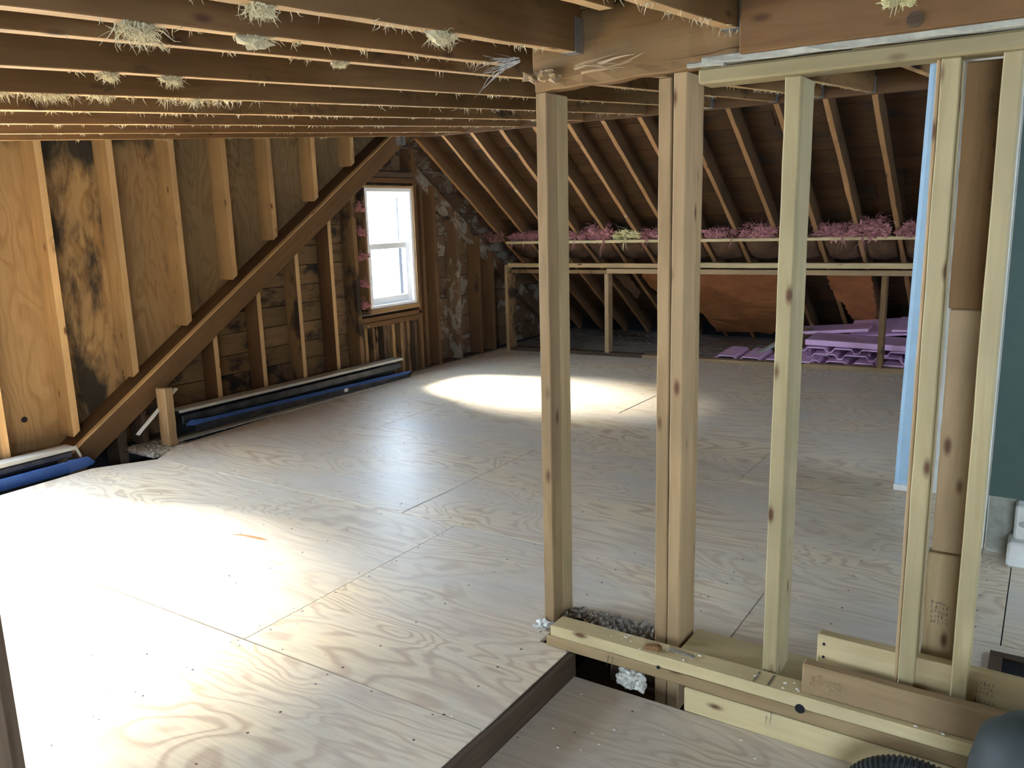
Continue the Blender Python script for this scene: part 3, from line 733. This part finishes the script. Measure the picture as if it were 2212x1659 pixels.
# wood chip and metal scrap on the plate
bm = bmesh.new(); pts = [(0, 0), (.045, -.006), (.056, .012), (.04, .02), (.006, .016)]
lo = [bm.verts.new((p[0], p[1], 0)) for p in pts]; hi = [bm.verts.new((p[0]*.9+.004, p[1]*.8, .012+.004*(i % 2))) for i, p in enumerate(pts)]
for i in range(5): bm.faces.new((lo[i], lo[(i+1) % 5], hi[(i+1) % 5], hi[i]))
bm.faces.new(lo[::-1]); bm.faces.new(hi)
tag(mesh_obj('wood_chip', bm, M_joist2, None, (-.935, 2.100, .0765), Matrix.Rotation(.2, 4, 'Z')), 'small brown chip of wood lying on the bottom plate', 'wood chip')
tag(board('metal_shim', (-.865, 2.137, .079), (-.785, 2.125, .079), .012, .004, M_fin, None, bevel=.001), 'thin grey metal strip lying on the bottom plate beside the wood chip', 'metal strip')
# short stub post on the left
tag(board('stub_post', (-4.585, 3.035, 0), (-4.602, 3.05, .365), .060, .09, M_plate2, None, up=(1, 0, 0), bevel=.004, jit=.002, seg=5), 'short tan stub post standing under the diagonal rafter', 'post')

# baseboard heaters
def heater(y0, y1, z, label, blue_z, sag=0.0):
    h = empty('baseboard_heater', (-4.68, (y0+y1)/2, 0), label, 'heater')
    box('back_panel', -4.755, -4.748, y0, y1, .0, z, M_heatdark, h, axis='y')
    board('top_lip', (-4.70, y0, z+.004), (-4.70, y1, z-.004), .10, .007, M_heat, h, bevel=.002)
    board('top_lip', (-4.65, y0, z-.004), (-4.65, y1, z-.012), .006, .016, M_heat, h, bevel=.001)
    bm = bmesh.new(); bmesh.ops.create_cone(bm, cap_ends=True, segments=12, radius1=.012, radius2=.012, depth=y1-y0-.1)
    mesh_obj('pipe', bm, M_fin, h, (-4.70, (y0+y1)/2, z*.5), Matrix.Rotation(PI/2, 4, 'X'))
    board('inner_panel', (-4.66, y0+.02, z*.68), (-4.66, y1-.02, z*.66), .02, z*.30, M_heatdark, h, bevel=.008)
    return h
h1 = heater(-.2, 2.475, .125, 'near baseboard heater with a blue film covered front, left of the diagonal rafter', .05)
o = board('front_cover', (-4.60, -.2, .028), (-4.60, 2.40, .028), .012, .075, M_tape, h1, up=(.35, 0, 1), bevel=.004); o['label'] = 'blue film covered front'
bm = bmesh.new()
prism('cover_end', [(0, 0), (.14, .016), (.155, .03), (.12, .068), (0, .075)], -.006, .006, frame((-4.598, 2.395, -.008), (0, 1, 0), (0, 0, 1)), M_tape, h1, bevel=.002)
board('end_bracket', (-4.66, 2.48, .125), (-4.645, 2.50, .055), .012, .014, M_heat, h1, bevel=.003)
h2 = heater(3.17, 5.38, .180, 'long baseboard heater along the gable wall below the window, blue front cover hanging open', .12)
o = board('front_cover', (-4.612, 3.24, .094), (-4.612, 5.42, .052), .010, .030, M_tape, h2, up=(.5, 0, 1), bevel=.004); o['label'] = 'blue film covered front edge'
board('front_cover', (-4.618, 3.26, .058), (-4.618, 5.40, .030), .006, .050, M_heatdark, h2, bevel=.002)
box('bottom_lip', -4.66, -4.60, 3.1, 5.40, .0, .008, M_heat, h2, axis='y')
prism('cover_end', [(0, .0), (.06, -.012), (.14, -.01), (.14, .02), (.03, .03)], -.006, .006, frame((-4.612, 3.18, .088), (0, 1, 0), (0, 0, 1)), M_tape, h2, bevel=.003)
for i in range(16):
    y_ = 4.98+i*.022
    box('fin', -4.632, -4.618, y_, y_+.010, .022, .052, M_fin if i % 3 else M_white, h2, axis='z', bevel=.0005)
box('fin', -4.63, -4.612, 4.62, 4.66, .028, .056, M_white, h2, axis='z')

# purple foam baffles stacked in the eave
FP = .085
def baffle(x, y, z, Lx, Ly, rz, tx, ty, label, sub=1, h=.034):
    """vent baffle: thin sheet whose edge runs in a trapezoid wave along X"""
    bm = bmesh.new(); xs = []; n = int(Lx/(FP))
    prof = [(0, 0)]; x_ = 0
    while x_ < Lx:
        tp = .11+.03*sub
        prof += [(x_+.035, 0), (x_+.060, h), (x_+.060+tp, h), (x_+.085+tp, 0)]
        x_ += .085+tp
    T = .010; rows = []
    for yy in (0, Ly):
        rows.append([bm.verts.new((p[0], yy, p[1])) for p in prof]); rows.append([bm.verts.new((p[0], yy, p[1]+T)) for p in prof])
    a_, at, b_, bt = rows; n = len(prof)
    for i in range(n-1):
        bm.faces.new((a_[i], a_[i+1], at[i+1], at[i])); bm.faces.new((b_[i+1], b_[i], bt[i], bt[i+1]))
        bm.faces.new((at[i], at[i+1], bt[i+1], bt[i])); bm.faces.new((a_[i+1], a_[i], b_[i], b_[i+1]))
    bm.faces.new((a_[0], at[0], bt[0], b_[0])); bm.faces.new((a_[-1], b_[-1], bt[-1], at[-1]))
    rot = Matrix.Rotation(rz, 4, 'Z') @ Matrix.Rotation(tx, 4, 'X') @ Matrix.Rotation(ty, 4, 'Y')
    o = mesh_obj('foam_baffle', bm, M_foam, None, (x, y, z), rot)
    return tag(o, label, 'foam sheet', 'purple foam baffles in the eave')
def fslab(x, y, z, Lx, Ly, th, rz, tx, ty, label):
    bm = bmesh.new(); bmesh.ops.create_cube(bm, size=1)
    for v in bm.verts: v.co = V(((v.co.x+.5)*Lx, (v.co.y+.5)*Ly, (v.co.z+.5)*th))
    bmesh.ops.bevel(bm, geom=list(bm.edges), offset=.004, segments=1, affect='EDGES')
    rot = Matrix.Rotation(rz, 4, 'Z') @ Matrix.Rotation(tx, 4, 'X') @ Matrix.Rotation(ty, 4, 'Y')
    return tag(mesh_obj('foam_sheet', bm, M_foam, None, (x, y, z), rot), label, 'foam sheet', 'purple foam baffles in the eave')
baffle(-2.58, 7.32, .005, .74, .34, -.06, .10, .0, 'lone purple foam baffle lying flat, left end of the heap', 1)
baffle(-1.86, 7.36, .010, 1.3, .40, -.03, .06, .0, 'lowest purple foam baffle at the front of the heap', 1)
baffle(-1.76, 7.42, .058, 1.25, .42, .0, .05, .0, 'purple foam baffle second from the bottom of the heap', 2)
baffle(-1.83, 7.48, .102, 1.3, .42, -.02, .06, .0, 'purple foam baffle with wide notches in the middle of the heap', 1)
fslab(-1.80, 7.50, .158, 1.30, .38, .05, -.03, .04, .01, 'thick smooth purple foam strip across the top of the heap')
fslab(-1.98, 7.84, .19, .64, .30, .03, .05, .05, -.09, 'short purple foam sheet tilted up behind the heap')
fslab(-1.50, 7.84, .185, 1.0, .45, .02, .10, .20, -.10, 'upper purple foam sheet rising to the right at the back')
fslab(-1.15, 7.84, .26, .9, .40, .02, -.05, .18, -.04, 'rearmost purple foam sheet beside the right knee stud')
baffle(-2.02, 7.42, .03, .4, .3, .25, .1, .0, 'small broken purple foam baffle behind the single stud')
# light weathered scrap board lying over the foam
tag(board('scrap_board', (-2.25, 7.42, .03), (-1.95, 7.80, .22), .05, .02, M_dry, None, bevel=.003), 'grey weathered scrap board leaning beside the purple foam', 'board')
tag(prism('cardboard_piece', [(0, 0), (.30, .0), (.34, .20), (.08, .26)], 0, .006, frame((-2.12, 7.75, .05), (1, .2, 0), (0, .35, 1)), M_kraft2, None), 'brown cardboard piece leaning behind the scrap board', 'cardboard')
tag(prism('cardboard_piece', [(0, .03), (.30, 0), (.30, .22), (.05, .26), (-.06, .22)], 0, .006, frame((-3.28, 7.80, .03), (1, .1, 0), (0, .4, 1)), M_kraft, None), 'tan cardboard sheet leaning in the dark eave left of the middle post', 'cardboard')

# kraft paper draped behind the knee wall (hanging just under the rafters)
def drape(pts, mat, label, off=-.012, amp=.018, res=.045, jag=.012, name='kraft_paper'):
    """ragged paper following the roof slope; pts are (x, distance down the slope)"""
    bm = bmesh.new()
    P = []
    n = len(pts)
    for i in range(n):
        a_, b_ = V(pts[i]), V(pts[(i+1) % n]); k = max(1, int((b_-a_).length/res))
        for j in range(k):
            p = a_.lerp(b_, j/k)
            P.append((p.x+random.uniform(-jag, jag), p.y+random.uniform(-jag, jag)))
    vs = [bm.verts.new((p[0], p[1], 0)) for p in P]; f = bm.faces.new(vs)
    bmesh.ops.triangulate(bm, faces=[f])
    bmesh.ops.subdivide_edges(bm, edges=[e for e in bm.edges if e.calc_length() > .09], cuts=2, use_grid_fill=False)
    bmesh.ops.triangulate(bm, faces=bm.faces[:])
    for v in bm.verts:
        q = mnoise.noise(V((v.co.x*3.1, v.co.y*3.3, 1.7)))+.5*mnoise.noise(V((v.co.x*9, v.co.y*8, 4)))
        v.co.z = q*amp
    ret = bmesh.ops.extrude_face_region(bm, geom=bm.faces[:])
    for v in [g_ for g_ in ret['geom'] if isinstance(g_, bmesh.types.BMVert)]: v.co.z -= .002
    bmesh.ops.recalc_face_normals(bm, faces=bm.faces)
    mw = frame(V((0, 5.8, 2.05))+RN*off, (1, 0, 0), RU)
    me = bpy.data.meshes.new(name); bm.to_mesh(me); bm.free()
    o = link(name, me, mat, mw, None)
    return o
def dn(y): return (y-5.8)/RU.y
o = drape([(-3.45, dn(7.60)), (-2.07, dn(7.60)), (-2.19, dn(8.0)), (-2.28, dn(8.45)), (-2.40, dn(8.66)), (-3.0, dn(8.66)), (-3.05, dn(8.35)), (-3.25, dn(8.02)), (-3.42, dn(7.99)), (-3.46, dn(7.80))], M_kraft, '', amp=.026)
tag(o, 'wide torn orange brown kraft paper sheet hanging in the eave behind the middle post', 'paper')
o = drape([(-1.67, dn(7.60)), (-1.31, dn(7.60)), (-1.33, dn(8.10)), (-1.36, dn(8.40)), (-1.55, dn(8.5)), (-1.60, dn(8.1)), (-1.67, dn(8.0))], M_kraft, '')
tag(o, 'narrow orange brown kraft paper flap hanging left of the right knee stud', 'paper')
o = drape([(-3.75, dn(7.62)), (-3.62, dn(7.62)), (-3.60, dn(7.95)), (-3.68, dn(8.12)), (-3.76, dn(7.9))], M_kraft2, '', amp=.03)
tag(o, 'dull curl of kraft paper hanging left of the left knee stud', 'paper')
ordw = 'first second third fourth fifth sixth seventh eighth ninth tenth eleventh twelfth thirteenth fourteenth'.split()
# bulging dull paper between the ledge and the knee wall plates
for i in range(len(RX)-4):
    x0, x1 = RX[i]+.024, RX[i+1]-.024
    if i >= 14: break
    bm = bmesh.new(); nx, ny = 9, 8
    g_ = [[None]*(ny+1) for _ in range(nx+1)]
    for a_ in range(nx+1):
        for b_ in range(ny+1):
            u, v_ = a_/nx, b_/ny
            g_[a_][b_] = bm.verts.new((x0+(x1-x0)*u, .34*v_, -(math.sin(u*PI)*.05+.012*mnoise.noise(V((x0*7+u*5, v_*4, i))))*(.6+.4*math.sin(v_*PI))))
    for a_ in range(nx):
        for b_ in range(ny): bm.faces.new((g_[a_][b_], g_[a_+1][b_], g_[a_+1][b_+1], g_[a_][b_+1]))
    ret = bmesh.ops.extrude_face_region(bm, geom=bm.faces[:])
    for v in [q for q in ret['geom'] if isinstance(q, bmesh.types.BMVert)]: v.co.z += .03
    mw = frame(V((0, 5.8, 2.05))+RN*.02+RU*dn(7.16), (1, 0, 0), RU)
    me = bpy.data.meshes.new('insulation_batt'); bm.to_mesh(me); bm.free()
    o = link('insulation_batt', me, M_kraft2, mw, None, True)
    tag(o, 'brown paper faced insulation batt under the ledge, %s bay from the gable wall' % ordw[i], 'insulation', 'paper faced batts between the rafters')

# pink wool on the ledge
ords = ['first', 'second', 'third', 'fourth', 'fifth', 'sixth', 'seventh', 'eighth', 'ninth', 'tenth', 'eleventh', 'twelfth', 'thirteenth']
PK = [(-4.80, .22, .11, 0), (-4.50, .17, .09, 1), (-4.30, .24, .10, 2), (-3.84, .17, .10, 1), (-3.60, .24, .15, 1), (-3.08, .20, .10, 1), (-2.44, .24, .10, 1), (-2.12, .28, .13, 0), (-1.56, .22, .12, 0), (-1.40, .18, .11, 1), (-1.22, .24, .17, 1), (-.90, .22, .12, 0)]
for i, (x, sx, sz, hg) in enumerate(PK):
    wool('pink_insulation', (x, 7.06, 1.100+(x+4.6)*.0033), (sx, .10, sz), M_pinkd if i == 0 else M_pink,
         'torn pink insulation clump on the ledge, %s from the gable wall' % ords[i], 'insulation', 'pink insulation on the ledge', 240, hg)
wool('yellow_insulation', (-3.32, 7.05, 1.104), (.20, .10, .12), M_yel, 'torn yellow insulation clump on the ledge among the pink ones', 'insulation', None, 80, 1)
# pink wool stuffed beside the window
for i, z_ in enumerate((1.42, 1.22, 1.02, .80, .62)):
    wool('pink_insulation', (-4.775, 5.098, z_), (.055, .06, .09 if i != 4 else .11), M_pink, 'pink insulation tuft stuffed left of the window, %s from the top' % ords[i], 'insulation', 'pink tufts left of the window', 30, 0)

# wool and shreds hanging from the joists
HANG = [(-1.46, 1.00, .085, .055, 'big cream wool tuft hanging from a ceiling joist at the upper left'), (-1.46, 1.27, .04, .06, 'narrow cream wool tuft hanging right of the big upper left tuft'),
        (-1.20, 1.58, .06, .055, 'cream wool tuft hanging in the top middle of the ceiling'), (-2.09, 1.52, .05, .04, 'small wool tuft on the fourth visible joist'),
        (-2.09, 1.33, .045, .03, 'tiny wool tuft left of the small one on the fourth visible joist'), (-1.20, 1.06, .05, .04, 'wispy cream wool at the top edge of the view'),
        (-1.65, 1.72, .03, .03, 'thin wool wisp on the third visible joist')]
for x, y_, sz, sx, lab in HANG:
    bm = bmesh.new()
    for k in range(2): lump(bm, (0, random.uniform(-.02, .02), -.008), sx*.38, .8, 3, 2, (.6, 1.4, .6))
    for k in range(150):
        strand(bm, (random.uniform(-.018, .018), random.gauss(0, .3)*sx, 0), (random.uniform(-.4, .4), random.uniform(-.5, .5), -1), sz*random.uniform(.3, .8), random.uniform(.0009, .0022), .25, .75, 5)
    tag(mesh_obj('wool_tuft', bm, M_cream, None, (x, y_, ceil_z(y_)-.001)), lab, 'insulation', 'wool tufts hanging from the joists')
for x in (-1.20, -1.46, -1.65, -2.09, -2.585, -3.10, -3.655, -4.20, -4.66, -.735, -1.05, -1.36):
    bm = bmesh.new()
    dens = {-2.585: 260, -3.655: 110, -3.10: 70}.get(x, 27)
    ymax = 2.2 if x in (-1.20, -1.46, -.735) else 5.7
    hub = [(random.uniform(1.2, 2.15), random.uniform(.3, 1.3), random.uniform(.008, .05)) for _ in range(26)]
    for k in range(dens):
        hh = random.choice(hub)
        if x == -2.585 and k < 210: y_ = random.gauss(hh[0], hh[2])
        else: y_ = random.uniform(.9, ymax) if x not in (-1.05, -1.36) else random.uniform(2.4, 5.5)
        nn = random.choice((1, 2, 4, 7))
        for q in range(nn):
            strand(bm, (x+random.uniform(-.02, .02), y_+random.uniform(-.012, .012), ceil_z(y_)-.0005), (random.uniform(-.5, .5), random.uniform(-1, 1), -.8), random.uniform(.006, .024 if x != -2.585 else .012+.03*hh[1]), random.uniform(.0008, .0018), .3, .7, 3)
    o = mesh_obj('wool_shreds', bm, M_cream, ce, kind='stuff')
for i, (x, y_, z_, sx) in enumerate(((-.335, 2.112, 1.785, .06),)):
    wool('yellow_insulation', (x, y_, z_), (sx, .02, .04), M_yel, 'yellow insulation stuck to the header board at the top right', 'insulation', None, 70, 1)
bm = bmesh.new(); bmesh.ops.create_cone(bm, cap_ends=True, segments=20, radius1=.017, radius2=.017, depth=.004)
mesh_obj('bored_hole', bm, M_dark, ce, (-.303, 2.1135, 1.755), Matrix.Rotation(PI/2, 4, 'X'))
# torn drywall bits at the beam end over the first post
bm = bmesh.new()
for k in range(5): lump(bm, (random.uniform(-.04, .05), random.uniform(-.02, .02), random.uniform(0, .03)), random.uniform(.014, .026), .8, 2, 2, (1.3, 1, .7))
tag(mesh_obj('plaster_chunk', bm, M_plate2, None, (-1.335, 2.225, 1.735)), 'torn tan wood and plaster chunk stuck at the beam end above the first post', 'plaster')
bm = bmesh.new()
for k in range(24): strand(bm, (random.uniform(-.02, .02), 0, random.uniform(0, .02)), (-1, -.2, random.uniform(-.5, .1)), random.uniform(.05, .16), random.uniform(.0015, .004), .1, .25, 5)
tag(mesh_obj('wool_wisp', bm, M_gravel, None, (-1.37, 2.15, 1.79)), 'grey wisp of torn insulation left of the first post top', 'insulation')

# rubble in the floor gap, crumbs
bm = bmesh.new()
for k in range(420):
    x = random.uniform(-1.31, -.96); y_ = 2.315+random.gauss(0, .018)+(x+1.3)*.02
    r = random.uniform(.003, .011)
    lump(bm, (x, y_, .002+random.uniform(0, .016)), r, .7, 2.5, 1)
tag(mesh_obj('grey_rubble', bm, M_gravel, None, (0, 0, 0)), 'grey loose fill rubble in the floor gap between the first two posts', 'rubble', None, 'stuff')
bm = bmesh.new()
for k in range(60):
    lump(bm, (random.uniform(-1.03, -.95), 2.13+random.uniform(-.015, .015), -.06+random.uniform(-.02, .03)), random.uniform(.006, .015), .8, 2, 2)
tag(mesh_obj('plaster_debris', bm, M_crumb, None), 'pale plaster debris in the gap under the bottom plates', 'debris', None, 'stuff')
bm = bmesh.new()
for k in range(14): lump(bm, (random.uniform(-.03, .02), random.uniform(-.03, .03), .006), random.uniform(.005, .012), .9, 2, 1, (1.4, 1, .6))
tag(mesh_obj('plaster_crumbs', bm, M_whitep, None, (-1.335, 2.19, 0)), 'white crumpled plaster bits at the foot of the first post', 'debris', None, 'stuff')
bm = bmesh.new()
for k in range(900):
    t = random.random()
    if t < .35: p = (random.uniform(-4.4, .5), KY(0)-.0+random.gauss(-.33, .03) if False else 7.0+random.gauss(.0, .05), .004)
    elif t < .5: p = (random.uniform(-4.6, -4.5), random.uniform(3.0, 5.5), .003)
    elif t < .62: p = (random.uniform(-4.7, -4.35), random.uniform(2.85, 3.1), .003)
    elif t < .72: p = (random.uniform(-1.1, .5), 2.127+random.uniform(-.035, .035), .0765)
    elif t < .82: p = (random.uniform(-1.1, .5), random.uniform(1.6, 2.06), -.074)
    else: p = (random.uniform(-4.4, -1.2), random.uniform(1.0, 6.8), .002)
    lump(bm, p, random.uniform(.0012, .0042), .8, 2, 0, (1.4, 1, .6))
tag(mesh_obj('floor_crumbs', bm, M_crumb, None), 'pale crumbs and splinters scattered over the floors and plates', 'debris', None, 'stuff')
bm = bmesh.new()
for k in range(500):
    p = (random.uniform(-4.5, .6), random.uniform(7.35, 8.6), .002); lump(bm, p, random.uniform(.003, .010), .8, 2, 0, (1.4, 1, .4))
tag(mesh_obj('eave_rubble', bm, M_dusty, None), 'dusty rubble on the dark floor behind the knee wall', 'debris', None, 'stuff')
# insulation patch beside the stub post
bm = bmesh.new()
for k in range(500):
    strand(bm, (random.uniform(-4.78, -4.42), random.uniform(2.84, 3.06), random.uniform(-.01, .004)), (random.uniform(-1, 1), random.uniform(-1, 1), .3), random.uniform(.01, .03), .0013, .4, .4, 2)
box('gap_board', -4.80, -4.50, 2.86, 3.14, -.03, -.002, M_gravel, floor, axis='y')
tag(mesh_obj('sawdust_patch', bm, M_cream, None), 'dusty pale sawdust around the stub post foot', 'sawdust', None, 'stuff')

# floor vent box at the far right
fv = empty('floor_vent', (.02, 2.62, 0), 'dark floor vent opening with a grey rim at the right edge', 'vent')
for a_ in ((-.065, .3, 2.70, 2.735), (-.065, .3, 2.52, 2.555)): box('vent_rim', a_[0], a_[1], a_[2], a_[3], .001, .01, M_dark, fv)
box('vent_rim', -.065, -.03, 2.555, 2.70, .001, .01, M_dark, fv, axis='y'); box('vent_opening', -.03, .3, 2.555, 2.70, .001, .004, M_black, fv)

# shop vacuum head and hose at the lower right corner
vc = empty('shop_vacuum', (.03, 1.75, -.075), 'dark grey shop vacuum with a ribbed black hose in the lower right corner', 'vacuum')
bm = bmesh.new(); rings = []
prof = [(0.0, .02), (.02, .12), (.06, .14), (.20, .145), (.27, .14), (.325, .125), (.355, .085), (.372, .035), (.375, 0)]
S = 28
for z_, r in [(q[0]*1.14, q[1]*.95) for q in prof]:
    rings.append([bm.verts.new((r*math.cos(2*PI*k/S)*1.0, r*math.sin(2*PI*k/S)*.9, z_)) for k in range(S)])
for i in range(len(rings)-1):
    for k in range(S): bm.faces.new((rings[i][k], rings[i][(k+1) % S], rings[i+1][(k+1) % S], rings[i+1][k]))
bmesh.ops.remove_doubles(bm, verts=bm.verts, dist=.0001); bmesh.ops.recalc_face_normals(bm, faces=bm.faces)
mesh_obj('vacuum_body', bm, M_vac, vc, (.070, 1.79, -.075), smooth=True)
bm = bmesh.new(); lump(bm, (0, 0, 0), .05, .2, 1.5, 3, (1.3, .8, .8)); bm2 = bmesh.new()
rr = [[bm2.verts.new((r*math.cos(2*PI*k/S), r*.9*math.sin(2*PI*k/S), z_)) for k in range(S)] for z_, r in ((.222, .130), (.228, .141), (.250, .141), (.256, .130))]
for i in range(3):
    for k in range(S): bm2.faces.new((rr[i][k], rr[i][(k+1) % S], rr[i+1][(k+1) % S], rr[i+1][k]))
mesh_obj('lid_rim', bm2, M_hose, vc, (.070, 1.79, -.075), smooth=True)
mesh_obj('vacuum_handle', bm, M_vac, vc, (.10, 1.74, .345), smooth=True)
bm = bmesh.new(); n = 170; prev = None
for i in range(n+1):
    t = i/n; a_ = PI*(1.02-t*1.15)
    c_ = V((-.185+.125*math.cos(a_), 1.955+.02*math.cos(a_), -.06+.105*math.sin(a_)))
    tan = V((-math.sin(a_)*.125, 0, math.cos(a_)*.105)).normalized()*-1
    s1 = V((0, 1, 0)); s2 = tan.cross(s1).normalized()
    r = .030 if i % 4 < 2 else .0255
    ring = [bm.verts.new(c_+s1*r*math.cos(2*PI*k/14)+s2*r*math.sin(2*PI*k/14)) for k in range(14)]
    if prev:
        for k in range(14): bm.faces.new((prev[k], prev[(k+1) % 14], ring[(k+1) % 14], ring[k]))
    prev = ring
bmesh.ops.recalc_face_normals(bm, faces=bm.faces)
mesh_obj('hose', bm, M_hose, vc)
